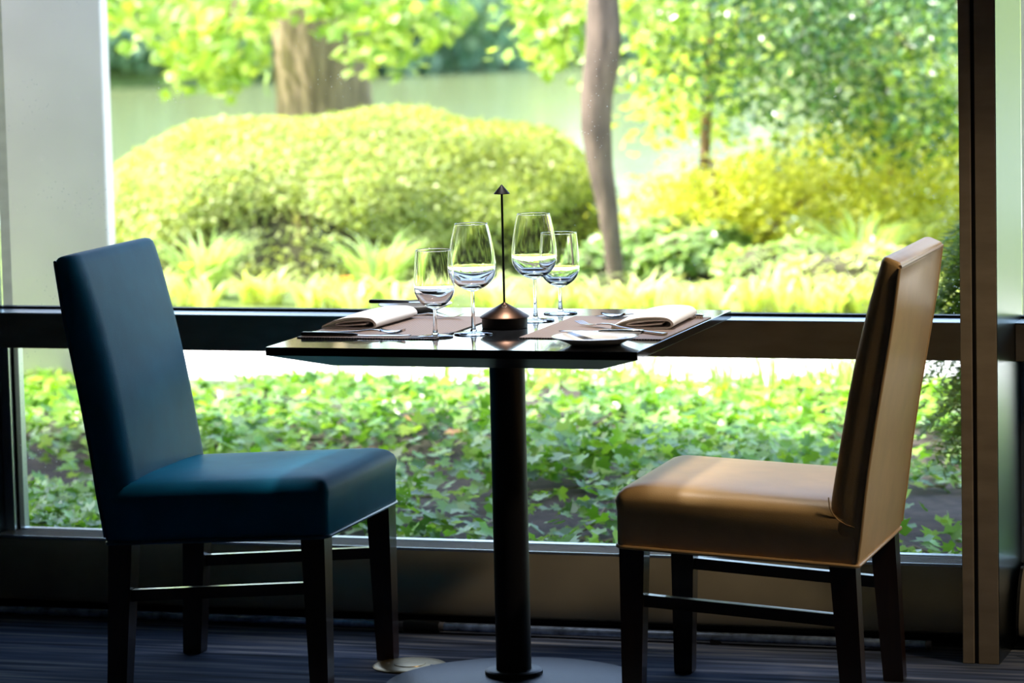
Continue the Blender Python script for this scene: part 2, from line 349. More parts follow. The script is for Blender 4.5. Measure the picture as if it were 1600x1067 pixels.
MB().lathe([(.008, 0), (.010, .004), (.007, .012)], 12, .03).build('cap', M['copper_grey'], vs)

bd = thing('floor_outlet_cover', 'round brass floor outlet cover beside the table base', 'floor plate', (-.285, .165, 0))
MB().lathe([(.078, 0), (.080, .002), (.076, .0045), (.060, .005)], 40).build('plate', M['brass'], bd)
MB().lathe([(.034, .005), (.033, .0065), (.028, .0068)], 30).build('lid', M['brass'], bd)
for s in (-1, 1): MB().lathe([(.004, .005), (.0035, .0062)], 10, s*.05).build('screw', M['copper_grey'], bd)

# added ceiling fill spots, out of view, brightening the tabletop and chairs
def fill_spot(label, x, y, watts, size, aim, col=(1, .80, .58)):
    o = thing('ceiling_fill_spot', label, 'light', (x, y, ZC-.001), group='added ceiling fill spots out of view')
    MB().lathe([(.075, -.004), (.085, -.006), (.09, 0), (.070, 0), (.066, -.003)], 28).build('trim_ring', M['alu'], o)
    d = bpy.data.lights.new('fill_spot_beam', 'SPOT'); d.energy = watts; d.spot_size = math.radians(size); d.spot_blend = .5; d.shadow_soft_size = .16; d.color = col
    l = ob('fill_spot_beam', d, o, (0, 0, -.03)); v = Vector(aim)-Vector((x, y, ZC-.03)); l.rotation_euler = v.to_track_quat('-Z', 'Y').to_euler()
fill_spot('added unseen ceiling fill spot over the table', .05, .12, 165, 24, (0, 0, .75), (1, .94, .88))
fill_spot('added unseen ceiling fill spot over the tan seat',   .62, .42, 60, 19, (.50, .05, .45), (1, .92, .82))
fill_spot('added unseen ceiling fill spot over the blue seat', -.60, .42, 42, 19, (-.52, .05, .45), (.95, .97, 1))
fill_spot('added unseen ceiling fill spot over the aisle by the tan chair', 2.45, -.38, 85, 32, (.80, .0, .55), (1, .78, .52))
fill_spot('added unseen ceiling fill spot nearer the room centre', 2.8, -3.4, 9, 45, (2.6, -2.4, 0))
# ------------------------------------------------------------------ table
tb = thing('dining_table', 'square black pedestal table set for two at the window', 'table', (0, 0, 0))
s = .381
MB().loft([rrect(-s, s, -s, s, .003, z, 2) for z in (.7345, .749)]+[rrect(-s+.001, s-.001, -s+.001, s-.001, .003, .75, 2)]).build('table_top', M['table_black'], tb, angle=20)
MB().loft([rrect(-s+.10, s-.10, -s+.10, s-.10, .006, .703, 2), rrect(-s+.092, s-.092, -s+.092, s-.092, .006, .7055, 2), rrect(-s+.0005, s-.0005, -s+.0005, s-.0005, .003, .7335, 2), rrect(-s+.0005, s-.0005, -s+.0005, s-.0005, .003, .7343, 2)]).build('underside', M['table_edge'], tb, angle=15)
MB().lathe([(.0365, .03), (.0365, .700)], 40).build('post', M['black_metal'], tb)
MB().box(-.13, .13, -.02, .02, .691, .703, .002).build('bracket', M['black_metal'], tb, False)
MB().box(-.02, .02, -.13, .13, .690, .7025, .002).build('bracket', M['black_metal'], tb, False)
bs = MB().lathe([(.268, 0), (.272, .004), (.268, .010), (.22, .017), (.14, .024), (.075, .029), (.058, .031)], 72).build('base_disc', M['base_metal'], tb)
MB().lathe([(.060, .029), (.060, .038), (.056, .041), (.040, .041)], 40).build('collar', M['base_metal'], bs)

# ------------------------------------------------------------------ chairs (front is +x)
FZ = [(.40, -.185), (.445, -.19), (.549, -.208), (.674, -.231), (.774, -.254), (.86, -.277), (.917, -.296)]
BZ = [(.315, -.243), (.40, -.255), (.49, -.266), (.60, -.284), (.70, -.302), (.80, -.320), (.905, -.334)]
def itp(t, z): return float(np.interp(z, [a for a, _ in t], [b for _, b in t]))
def chair(name, label, x, y, rz, leather, piping, welt, soft, fry, ear):
    c = thing(name, label, 'chair', (x, y, 0), rz, 'upholstered dining chairs')
    W = .235
    def bot(u): return .329+(u*.055)                       # bottom line rises to the front
    # seat
    rings = []
    U0, U1 = -.243, .2425
    for ins, dz in ((.004, 0), (0, .004), (0, .07), (-.003, .092), (.002, .105), (.012, .1155), (.030, .1225), (.075, .127), (.14, .1295)):
        rr = rrect(U0+max(0, ins)*.3, U1-ins, -W+ins, W-ins, (.012, .022, .022, .012), 0, 4)
        rings.append([(px, py, bot(px)+dz) for px, py, _ in rr])
    st = MB().loft(rings).build('seat', leather, c, angle=60)
    # piping round the seat's bottom edge
    rr = rrect(U0, U1, -W, W, (.012, .022, .022, .012), 0, 4); rr.append(rr[0])
    MB().tube([(px, py, bot(px)+.001) for px, py, _ in rr], .0042, 8, False).build('piping', piping, st)
    # back
    rings = []
    zs = [.40, .45, .50, .55, .60, .65, .70, .75, .80, .84, .87, .893]
    for z in [.325, .36]+zs:
        f = itp(FZ, z); b = itp(BZ, z)
        rf = .028 if z > .42 else .02
        crown = .007*math.sin(math.pi*min(1, max(0, (z-.40)/.5)))
        ring = []
        th = f-b; ru, ry = th*soft, fry; e0 = -.003 if z > .39 else .002
        for cxs in (-1, 1):                                   # soft front corners, tight rear corners
            cor = [(b+.006-.006*math.sin(a), -W+e0+.006-.006*math.cos(a)) for a in np.linspace(math.pi/2, 0, 4)]+[(f-ru+ru*math.sin(a), -W+e0+ry-ry*math.cos(a)) for a in np.linspace(0, math.pi/2, 9)]
            ring += [(q0, q1, z) for q0, q1 in cor] if cxs < 0 else [(q0, -q1, z) for q0, q1 in cor[::-1]]
        rings.append([(px+(crown*(1-(py/W)**2) if px > (f+b)/2 else 0), py, pz) for px, py, pz in ring])
    for ins, z in (((.002, .905), (.007, .9125), (.016, .917), (.024, .918)) if not ear else ((.001, .905), (.003, .9135), (.007, .9165), (.012, .9175))):
        f = itp(FZ, z); b = itp(BZ, z)
        e = min(ins, .016)
        ring = []
        b_, f_, w_ = b+ins*.15, f-ins, W+.003-ins*.8; th = f_-b_; ru, ry = th*soft, fry*.95
        for cxs in (-1, 1):
            cor = [(b_+.005-.005*math.sin(a), -w_+.005-.005*math.cos(a)) for a in np.linspace(math.pi/2, 0, 4)]+[(f_-ru+ru*math.sin(a), -w_+ry-ry*math.cos(a)) for a in np.linspace(0, math.pi/2, 9)]
            ring += [(q0, q1, z) for q0, q1 in cor] if cxs < 0 else [(q0, -q1, z) for q0, q1 in cor[::-1]]
        rings.append([(px, py, pz-.014*max(0, (f-px)/(f-b))+.004+ear*((abs(py)/W)**5-.5)*max(0, 1-(f-px)/(f-b))) for px, py, pz in ring])
    bk = MB().loft(rings).build('backrest', leather, c, angle=60)
    if welt:
        for sy in (-1, 1):
            MB().tube([(itp(BZ, z)+.002, sy*(W+(.003 if z > .395 else -.001)), z) for z in np.linspace(.33, .898, 14)], .0038, 8).build('piping', piping, bk)
        MB().tube([(itp(BZ, .905)+.0015, yy, .9005) for yy in np.linspace(-W-.001, W+.001, 9)], .0038, 8).build('piping', piping, bk)
        for sy in ((-1, 1) if ear else ()):
            MB().tube([(u, sy*(W+.0030), z) for u, z in ((-.188, .452), (-.190, .432), (-.197, .418), (-.208, .407), (-.222, .399), (-.238, .394))], .0013, 6).build('seam', piping, bk)
    # legs
    for sy in (-1, 1):
        yo = sy*(W-.004); yi = sy*(W-.052); yib = sy*(W-.042)
        def leg(ut, ub, z1):
            q = lambda u, ya, yb, z: [(u[0], ya, z), (u[1], ya, z), (u[1], yb, z), (u[0], yb, z)]
            MB().loft([q((ub[0]+.002, ub[1]-.002), yo, yib, .0), q(ub, yo, yib, .003), q(ut, yo, yi, z1)]).build('leg', M['dark_wood'], c, False)
        leg((.185, .236), (.197, .235), bot(.185)+.001)
        leg((-.238, -.186), (-.252, -.210), bot(-.238)+.001)
        y1, y2 = sorted((sy*(W-.014), sy*(W-.034)))
        rg = lambda u, z: [(u, y1, z-.024), (u, y2, z-.024), (u, y2, z), (u, y1, z)]
        MB().loft([rg(-.20, .218), rg(.200, .246)]).build('stretcher', M['dark_wood'], c, False)
        for u in (-.230, .216): MB().lathe([(.008, .0), (.009, .002), (.006, .004)], 10, u, sy*(W-.023)).build('glide', M['black_metal'], c)
    return c
chair('dining_chair', 'deep blue leatherette dining chair with dark wooden legs', -.570, .015, math.radians(0.8), M['blue_vinyl'], M['blue_piping'], True, .62, .058, 0)
chair('dining_chair', 'tan leatherette dining chair with dark wooden legs', .5255, .015, math.radians(180.6), M['tan_vinyl'], M['tan_piping'], True, .45, .022, .009)

# ------------------------------------------------------------------ on the table (top at .75)
TZ = .7502
for (x0, x1, y0, y1, lab) in ((-.374, -.078, -.222, .192, 'woven taupe placemat before the blue chair'), (.083, .377, -.182, .222, 'woven taupe placemat before the tan chair')):
    o = MB().loft([rrect(-(x1-x0)/2, (x1-x0)/2, -(y1-y0)/2, (y1-y0)/2, .002, z, 2) for z in (0, .002)]).build('placemat', M['woven'], None, False, loc=((x0+x1)/2, (y0+y1)/2, TZ)); tag(o, lab, 'placemat', 'placemats on the table')
MZ = TZ+.0022

def wineglass(label, x, y, h, rf, zb, rw, zw, rr):
    g = thing('wine_glass', label, 'wine glass', (x, y, TZ), group='empty wine glasses on the table')
    t = .0011
    # outer and inner bowl profile
    zz = np.linspace(0, 1, 22); outp = []
    for u in zz:
        z = zb+(h-zb)*u
        if z <= zw: a = (z-zb)/(zw-zb); r = rw*math.sin(math.pi/2*a**.62)
        else: a = (z-zw)/(h-zw); r = rw+(rr-rw)*(a**1.7)
        outp.append((max(r, .0036), z))
    inp = [(max(r-t, .0015), z+(.004 if i == 0 else .0)) for i, (r, z) in enumerate(outp)]
    inp = []                                                  # heavy bottom: the wall thickens downwards
    for r, z in outp:
        u = (z-zb)/(h-zb)
        if u < .06: continue
        inp.append((max(r-t-.0075*max(0, 1-u/.36)**1.6, .0006), z))
    inp.insert(0, (.0004, inp[0][1]-.0008))
    outp.insert(-1, (outp[-1][0]+.00005, h-.0012)); inp.insert(-1, (inp[-1][0]+.00005, h-.0012))
    MB().lathe(outp+[(rr-t/2, h+.0004)]+inp[::-1], 48).build('bowl', M['crystal'], g, angle=70)
    MB().lathe([(.0075, .0062), (.0052, .010), (.0042, .018), (.0036, zb*.55), (.0036, zb*.8), (.0036, zb-.0003)], 24).build('stem', M['crystal'], g, angle=70)
    MB().lathe([(rf-.001, 0), (rf, .0010), (rf-.0006, .0024), (rf*.6, .0040), (rf*.3, .0052), (.0075, .0060)], 48).build('foot', M['crystal'], g, angle=70)
wineglass('smaller wine glass beside the blue chair placemat corner', -.094, -.176, .176, .0365, .056, .0408, .100, .0362)
wineglass('tall wine glass between the small glass and the lamp', -.034, -.112, .2235, .040, .086, .0485, .135, .0335)
p3 = CAM+(fw*CF+CR*(837-800)-CU*(501-533.5))*((TZ-CAM[2])/(fw*CF+CR*(837-800)-CU*(501-533.5))[2])
wineglass('tall wine glass just past the lamp towards the tan chair', p3[0], p3[1], .2235, .040, .086, .0475, .135, .0345)
wineglass('smaller wine glass behind the far tall glass', .033, .282, .172, .0365, .055, .0425, .100, .0375)

lp = thing('table_lamp', 'slim black cordless table lamp with cone shade', 'lamp', (-.004, .004, TZ))
lb = MB().lathe([(.0455, 0), (.0468, .001), (.0468, .0215), (.040, .0225)], 56).build('base_drum', M['lamp_body'], lp)
MB().lathe([(.0505, .0215), (.0512, .0228), (.0500, .0245), (.030, .0365), (.010, .0478), (.0035, .0515), (.0024, .053)], 56).build('base_cone', M['lamp_bronze'], lp)
ring = []
ang = -math.pi/2+.30
cdir = Vector((math.cos(ang), math.sin(ang), 0)); slope = Vector((-cdir.x*.0200, -cdir.y*.0200, .0120)).normalized(); side = Vector((-cdir.y, cdir.x, 0)); cc = cdir*.0145+Vector((0, 0, .0459))
MB().tube([cc+(side*math.cos(a)*.0046+slope*math.sin(a)*.0046) for a in np.linspace(0, 2*math.pi, 25)], .0005, 6, False).build('touch_ring', M['copper_grey'], lp)
MB().tube([(0, 0, .050), (0, 0, .2785)], .0024, 14).build('stem', M['lamp_body'], lp)
sh = MB().lathe([(.0162, .2745), (.0165, .2752), (.0158, .2765), (.001, .2935), (.0008, .2930), (.0145, .2766), (.0152, .2745)], 40).build('shade', M['lamp_body'], lp)
MB().lathe([(.0115, .2762), (.0115, .2772)], 24).build('light_ring', M['led'], sh)

# cutlery, built lying along +x, handle at x=0
def knife(name, label, x, y, z, rz, L=.225, group='cutlery on the table', handle='steel', tilt=0):
    k = thing(name, label, 'knife', (x, y, z), rz, group); k.rotation_euler[1] = tilt
    hl = L*.47
    MB().loft([rrect(-.0045, .0045, .0005, .0070, .002, 0, 3), rrect(-.0052, .0052, 0, .0078, .003, 0, 3), rrect(-.0048, .0048, 0, .0070, .003, 0, 3), rrect(-.0034, .0034, .001, .006, .002, 0, 3)], True)
    m = MB(); st = []
    for u, hw, z0, z1 in ((0, .0046, .001, .0072), (.003, .0056, 0, .0082), (hl*.6, .0052, 0, .0076), (hl, .0042, .0005, .0066), (hl+.010, .0030, .0012, .0052)):
        st.append([(u, yy, zz) for yy, zz, _ in rrect(-hw, hw, z0, z1, .0018, 0, 3)])
    m.loft(st).build('handle', M[handle], k)
    m = MB(); st = []
    for u, a, b2 in ((hl+.009, -.004, .004), (hl+.03, -.0075, .0055), (L*.8, -.0085, .0055), (L*.93, -.0060, .0055), (L, .0025, .0045)):
        st.append([(u, a, .0022), (u, (a+b2)/2, .0036), (u, b2, .0028), (u, (a+b2)/2, .0016)])
    m.loft(st).build('blade', M['steel'], k)
    return k
def fork(name, label, x, y, z, rz, L=.205, group='cutlery on the table', spoon=False):
    k = thing(name, label, 'spoon' if spoon else 'fork', (x, y, z), rz, group)
    m = MB(); st = []
    for u, hw, zc, th in ((0, .0060, .0030, .0040), (.004, .0075, .0030, .0046), (.05, .0055, .0034, .0040), (.10, .0035, .0060, .0036), (.125, .0030, .0095, .0032), (.142, .0062, .0090, .0024), (.150, .0095, .0070, .0018)):
        st.append([(u*L/.2, yy, zc-th/2+zz) for yy, zz, _ in rrect(-hw, hw, 0, th, .0009, 0, 2)])
    m.loft(st).build('handle', M['steel'], k)
    if spoon:
        m = MB(); st = []
        for u, hw, zc in ((.146, .006, .008), (.155, .0150, .0035), (.17, .0195, .0015), (.185, .0170, .0025), (.196, .009, .0065), (.20, .002, .008)):
            st.append([(u*L/.2, -hw, zc+.005), (u*L/.2, 0, zc), (u*L/.2, hw, zc+.005), (u*L/.2, 0, zc+.0012)])
        m.loft(st).build('bowl', M['steel'], k)
    else:
        for j in range(4):
            yc = (j-1.5)*.0056
            m = MB(); st = []
            for u, hw, zc, th in ((.148, .0026, .0062, .0018), (.165, .0014, .0026, .0018), (.185, .0012, .0030, .0016), (.2, .0006, .0090, .0010)):
                st.append([(u*L/.2, yc-hw, zc), (u*L/.2, yc+hw, zc), (u*L/.2, yc+hw, zc+th), (u*L/.2, yc-hw, zc+th)])
            m.loft(st).build('tine', M['steel'], k, False)
    return k
knife('dinner_knife', 'steel dinner knife along the near edge of the blue chair placemat', -.372, -.198, MZ, math.radians(1), .232, handle='dark_handle')
fork('soup_spoon', 'steel spoon lying behind the dinner knife', -.362, -.166, MZ, math.radians(1), .20, spoon=True)
fork('dinner_fork', 'steel fork at the far end of the blue chair placemat', -.345, .150, MZ, math.radians(-2), .205)
fork('dinner_fork', 'steel fork pointing out from behind the near bread plate', .368, -.120, MZ, math.radians(144), .305*.92)
knife('dinner_knife', 'steel dinner knife at the far edge of the tan chair placemat', .366, .200, MZ, math.radians(180), .232)
fork('soup_spoon', 'steel spoon beside the far dinner knife', .352, .176, MZ, math.radians(180), .20, spoon=True)

def plate(label, x, y, r):
    o = MB().lathe([(r*.56, 0), (r*.60, .0012), (r*.62, .003), (r*.99, .0155), (r, .0168), (r*.985, .0172), (r*.66, .0066), (r*.60, .0042), (r*.02, .0040)], 64).build('bread_plate', M['china'], None, loc=(x, y, TZ))
    return tag(o, label, 'plate', 'bread plates on the table')
plate('white bread plate at the near table edge with butter knife', .265, -.262, .086)
plate('white bread plate at the far table edge with dark knife', -.297, .296, .080)
knife('butter_knife', 'steel butter knife laid across the near bread plate', .352, -.225, TZ+.0172, math.radians(176), .175)
knife('butter_knife', 'dark handled butter knife across the far bread plate', -.396, .282, TZ+.0180, math.radians(4), .165, handle='dark_handle')

def napkin(label, x, y, z, rz, wid, L, flip):
    """folded linen: one long ribbon folded over itself, its end open towards the viewer"""
    path = [(-.50, .0025), (-.1, .0022), (.30, .0022), (.46, .0035), (.50, .0090), (.47, .0165), (.36, .0190), (.05, .0165), (-.18, .0125), (-.235, .0098), (-.18, .0078), (.0, .0082), (.2, .0102), (.34, .0118)]
    top = [(-.49, .0050), (-.30, .0150), (-.05, .0225), (.20, .0245), (.42, .0225), (.515, .0140), (.52, .0070)]
    def ribbon(pts, th):
        pts = [Vector((u*wid*flip, 0, h)) for u, h in pts]
        # smooth
        q = []
        for i in range(len(pts)-1):
            p0, p1, p2, p3 = pts[max(i-1, 0)], pts[i], pts[i+1], pts[min(i+2, len(pts)-1)]
            for t in np.linspace(0, 1, 5)[:-1]:
                q.append(.5*((2*p1)+(p2-p0)*t+(2*p0-5*p1+4*p2-p3)*t*t+(3*p1-p0-3*p2+p3)*t**3))
        q.append(pts[-1]); a, b2 = [], []
        for i, p in enumerate(q):
            d = (q[min(i+1, len(q)-1)]-q[max(i-1, 0)]); n = Vector((-d.z, 0, d.x)).normalized()*th/2
            a.append(p+n); b2.append(p-n)
        return a+b2[::-1]
    o = thing('napkin', label, 'napkin', (x, y, z), rz, 'folded napkins on the table')
    for nm, pts, th in (('inner_fold', path, .0030), ('outer_fold', top, .0028)):
        rg = ribbon(pts, th); rings = []
        for v in np.linspace(-.5, .5, 9):
            k = 1+.10*math.cos(v*math.pi*1.2); w = 1-.03*abs(v)+.02*math.sin(v*5)
            zmin = 0
            rings.append([(p.x*w, v*L, max(.0002, p.z*k)) for p in rg])
        MB().loft(rings).build(nm, M['linen'], o, angle=50)
    return o
napkin('folded cream napkin on the placemat before the blue chair', -.312, .040, MZ, math.radians(-2), .120, .235, 1)
napkin('folded cream napkin on the placemat before the tan chair', .285, .100, MZ, math.radians(3), .128, .235, 1)

# ================================================================== OUTSIDE
def gz(x, y): return float(np.interp(y, [0, 10.5, 14, 20, 27, 40], [0, 0, -.22, -.95, -1.75, -2.4]))
# ground: soil bed near the glass, planted bank beyond the path
xs = np.linspace(-34, 30, 60); ys = np.concatenate([np.linspace(GY+.06, 5.1, 34)]); 
def grid(name, xs, ys, zf, m_, **k):
    v = [(x, y, zf(x, y)) for y in ys for x in xs]; n = len(xs)
    f = [(j*n+i, j*n+i+1, (j+1)*n+i+1, (j+1)*n+i) for j in range(len(ys)-1) for i in range(n-1)]
    return MB().add(v, f).build(name, m_, None, **k)
def soilz(x, y): return .012+.022*math.sin(x*3.1+1.3*y)+.02*math.sin(x*1.3-y*2.7+1)+.012*math.sin(7*x+5*y)
tag(grid('ground', np.linspace(-9, 7, 110), np.linspace(GY+.061, 4.75, 46), soilz, M['soil']), 'dark soil bed under the ivy outside the window', 'soil', kind='structure')
tag(MB().box(-40, 30, 4.75, 6.95, -.12, .010).build('path', M['paving'], smooth=False), 'bright pale garden path beyond the ivy bed', 'path', kind='structure')
tag(grid('lawn_bank', np.linspace(-45, 35, 40), np.linspace(6.95, 40, 44), lambda x, y: gz(x, y)-.005, M['lawn']), 'planted bank sloping down to the lake', 'bank', kind='structure')
tag(MB().box(-190, 140, 15, 190, -2.2, -1.5).build('lake', M['lake'], smooth=False), 'calm pale green lake reflecting trees', 'lake', kind='structure')
shore = [(-190, 40), (-70, 56), (-44, 62), (-30, 66.8), (-26, 72), (-24, 79), (-18, 84), (-6, 86), (20, 82), (140, 70)]
m = MB(); bx = np.linspace(-185, 135, 90)
sy = np.interp(bx, [a for a, _ in shore], [b for _, b in shore])
v = []; f = []
for j, (dy, z) in enumerate(((-.6, -1.9), (.0, -1.45), (1.2, -1.0), (6, -.4), (30, 2.5), (110, 8))):
    v += [(x, y+dy, z) for x, y in zip(bx, sy)]
n = len(bx)
f = [(j*n+i, j*n+i+1, (j+1)*n+i+1, (j+1)*n+i) for j in range(5) for i in range(n-1)]
tag(m.add(v, f).build('far_shore', M['lawn']), 'far wooded shore of the lake', 'bank', kind='structure')

# concrete column outside
pc = at(165, 250, 4.45)
co = MB().loft([rrect(-.95, 0, 0, .10, .008, z, 3) for z in (-.1, ZC)]).build('concrete_column', M['concrete'], None, loc=(pc[0], 4.45, 0), angle=30); co.rotation_euler = (0, 0, math.radians(10))
tag(co, 'pale grey concrete column outside the window beside the blue chair', 'column', kind='structure')

# ------------------------------------------------------------------ ivy bed
ivy = thing('ivy_ground_cover', 'bed of glossy green ivy outside the lower window pane', 'ivy', (0, 0, 0))
n = 72000
x = rng.uniform(-6.0, 3.0, n); y = rng.uniform(GY+.12, 4.70, n)
dens = .5+.5*np.sin(1.7*x+2.1*y+.6)*np.sin(2.9*x-1.3*y+2.0)+.28*np.sin(6.1*x+4.7*y)
# bare earth: two patches the photograph shows plus a worn strip by the mullion
def patch(px, py, Y, rx, ry):
    c = at(px, py, Y); c = CAM+(c-CAM)*((0-CAM[2])/(c[2]-CAM[2])); return np.exp(-(((x-c[0])/rx)**2+((y-c[1])/ry)**2))
bare = 1.7*patch(400, 640, 4, .50, .34)+1.5*patch(690, 650, 4, .45, .34)+.8*patch(840, 650, 4, .2, .2)+1.9*patch(1470, 815, 2, .35, .40)+1.3*patch(900, 830, 2, .30, .22)
keep = rng.random(n) < np.clip(dens, .12, 1)*np.clip(1-bare, .03, 1)
# only where the window can show it (plus a margin)
t = (y-CAM[1]); left = CAM[0]-t*.53; right = CAM[0]-t*.10
keep &= (x > left-.5) & (x < right+.9)
x, y = x[keep], y[keep]; n = len(x)
hz = np.array([soilz(a, b) for a, b in zip(x, y)])
mound = .07*np.maximum(0, np.sin(1.1*x+.9*y))+.03; mound = np.where(y > 3.6, np.minimum(mound, .045-.012*(y-3.6)), mound)
z = hz+.015+rng.random(n)**.7*mound*1.3
nr = upish(n, .40)+np.array([.05, -.12, 0]); size = rng.uniform(.030, .060, n)
dist = (x-CAM[0])**2+(y-CAM[1])**2+(z*0)
inview = (x > left[keep] if False else x > CAM[0]-(y-CAM[1])*.48) & (x < CAM[0]-(y-CAM[1])*.155)
vis = np.where(inview, size/np.sqrt(dist), 0)
order = np.argsort(-vis); top = order[:300]; rest = order[300:]
me_iv = single_leaf('ivy_leaf', T_IVY, M['ivy_one'])
for i in top: leaf_obj(me_iv, ivy, (x[i], y[i], z[i]+.012), nr[i], size[i])
cols = ramp(len(rest), [IVY[0], IVY[1], (.34, .58, .06), IVY[2]], .15)
far = y[rest] > 3.9; cols[far] = cols[far]*np.array([1.25, 1.2, .9])  # farther leaves brightened and yellowed: sunlight put into their colour
o = ob('leaves', leaf_mesh('leaves', T_IVY, np.c_[x, y, z][rest], nr[rest], size[rest], cols, M['leaf_gloss']), ivy); tag(o, kind='stuff')
m = MB()
for k in range(120):
    cx = rng.uniform(-4.2, 1.2); cy = rng.uniform(1.0, 4.9); a = rng.uniform(0, 6.28); pts = []
    L = rng.uniform(.15, .5)
    for q in range(7):
        pts.append((cx, cy, soilz(cx, cy)+.012+.03*rng.random())); a += rng.normal()*.5; cx += math.cos(a)*L/6; cy += math.sin(a)*L/6
    m.tube(pts, rng.uniform(.003, .0065), 5)
tag(m.build('vines', M['vine'], ivy), kind='stuff')
me_dry = single_leaf('dry_leaf', T_IVY, M['dry_leaf'])
for k, (px, py, Y) in enumerate(((645, 672, 4.0), (672, 835, 1.9), (560, 655, 4.0), (1120, 640, 4.2), (700, 690, 3.4))):
    c = at(px, py, Y); c = CAM+(c-CAM)*((.05-CAM[2])/(c[2]-CAM[2]))
    o = ob('fallen_leaf', me_dry, None, (c[0], c[1], soilz(c[0], c[1])+.05)); o.scale = (.06,)*3; o.rotation_euler = (.3, .2, k*1.3)
    tag(o, ['orange brown fallen leaf on bare soil near the table post', 'orange brown fallen leaf just outside the glass by the blue chair', 'fallen brown leaf on the dark soil patch', 'fallen brown leaf in the ivy before the tan chair', 'fallen brown leaf half way across the ivy'][k], 'leaf', 'fallen leaves in the ivy')

# ------------------------------------------------------------------ grass tufts
def blades(n, cx, cy, cz, spread, hmin, hmax, cols, lean=.6, wid=.012, name='blades', arch=.5, fan=1.0):
    """arching strap leaves from one crown: each a strip of 5 segments"""
    V = []; F = []; C = []
    cc = ramp(n, cols, .1)
    for i in range(n):
        a = rng.uniform(0, 6.283); r = spread*math.sqrt(rng.random()); h = rng.uniform(hmin, hmax); L = h*rng.uniform(.4, 1.0)*lean*fan; w = wid*rng.uniform(.7, 1.2)
        bx, by = cx+r*math.cos(a), cy+r*math.sin(a); a2 = a+rng.normal()*.4
        dx, dy = math.cos(a2), math.sin(a2); sx, sy_ = -dy*w/2, dx*w/2; b0 = len(V)
        for s_ in range(6):
            u = s_/5; zz = h*(u*(1+arch)-arch*1.25*u*u); d = L*u*u*1.1; k = 1-u**2.2*.92
            V += [(bx+dx*d-sx*k, by+dy*d-sy_*k, cz+zz), (bx+dx*d+sx*k, by+dy*d+sy_*k, cz+zz)]
        F += [(b0+2*s_, b0+2*s_+1, b0+2*s_+3, b0+2*s_+2) for s_ in range(5)]
        C += [cc[i]]*12
    me = bpy.data.meshes.new(name); me.from_pydata(V, [], F); ca = me.color_attributes.new('Col', 'FLOAT_COLOR', 'POINT')
    c4 = np.ones((len(V), 4)); c4[:, :3] = np.array(C); ca.data.foreach_set('color', c4.ravel()); me.materials.append(M['leaf'])
    return me
PALE = [(.52, .62, .14), (.68, .76, .30), (.80, .84, .48)]
FRESH = [(.26, .42, .08), (.40, .56, .17), (.56, .68, .32)]
# pale strap-leaved clumps along the far edge of the path
k = 0
for px in range(150, 1500, 46):
    c = at(px+rng.uniform(-14, 14), 478, 7.15+rng.uniform(-.1, .25))
    o = ob('lily_turf_clump', blades(26, 0, 0, 0, .05, .08, .19, PALE, 1.2, .024, 'lily_turf'), None, (c[0], c[1], 0))
    tag(o, 'pale yellow green strap leaved clump edging the far side of the path', 'plant', 'lily turf clumps edging the path'); k += 1
# daylilies
for (px, py, Y, nn, h, lab) in ((320, 470, 7.6, 120, .34, 'arching daylily clump behind the blue chair back'), (590, 470, 7.55, 110, .34, 'arching daylily clump with orange flowers behind the small wine glass'),
                               (1345, 440, 8.1, 130, .40, 'tall arching daylily clump beside the tan chair back'), (1205, 470, 7.45, 40, .22, 'small daylily clump before the thin stemmed shrub')):
    c = at(px, py, Y); o = thing('daylily', lab, 'plant', (c[0], c[1], 0), group='daylily clumps behind the path')
    ob('foliage', blades(nn, 0, 0, 0, .10, h*.6, h, FRESH, 1.1, .016), o)
    if px in (590, 320, 1345):
        for (fx, fy, mm) in (((578, 455, 'petal_yellow'), (541, 438, 'petal_orange')) if px == 590 else ((((290, 418, 'petal_yellow'),)) if px == 320 else ((1316, 452, 'petal_orange'),))):
            q = at(fx, fy, 6.98)-np.array([c[0], c[1], 0]); st = ob('flower_stem', MB().tube([(q[0]*.4, q[1]*.4, 0), (q[0], q[1], q[2])], .003, 5).mesh('flower_stem', M['vine']), o)
            m = MB()
            for a in range(6):
                an = a*math.pi/3; d = (math.cos(an), math.sin(an)); s_ = (-d[1]*.012, d[0]*.012)
                m.add([(q[0], q[1], q[2]-.01), (q[0]+d[0]*.02+s_[0], q[1]+d[1]*.02+s_[1], q[2]+.015), (q[0]+d[0]*.034, q[1]+d[1]*.034, q[2]+.014), (q[0]+d[0]*.02-s_[0], q[1]+d[1]*.02-s_[1], q[2]+.015)], [(0, 1, 2, 3)])
            m.build('flower', M[mm], o)
# thin grass at the ivy's far edge, against the path
V = []
gm = []
for k in range(46):
    px = 500+940*rng.random()**.7; c = at(px, 580, 4.7); c[1] += rng.uniform(-.3, .02)
    gm.append((c[0], c[1]))
dens_g = thing('wild_grass', 'thin green grass growing at the ivy edge against the bright path', 'grass', (0, 0, 0), kind='stuff')
for i, (a, b) in enumerate(gm): ob('blades', blades(9 if a < -1.4 else 16, a, b, .0, .07, .10, .24, FRESH, .5, .007), dens_g)

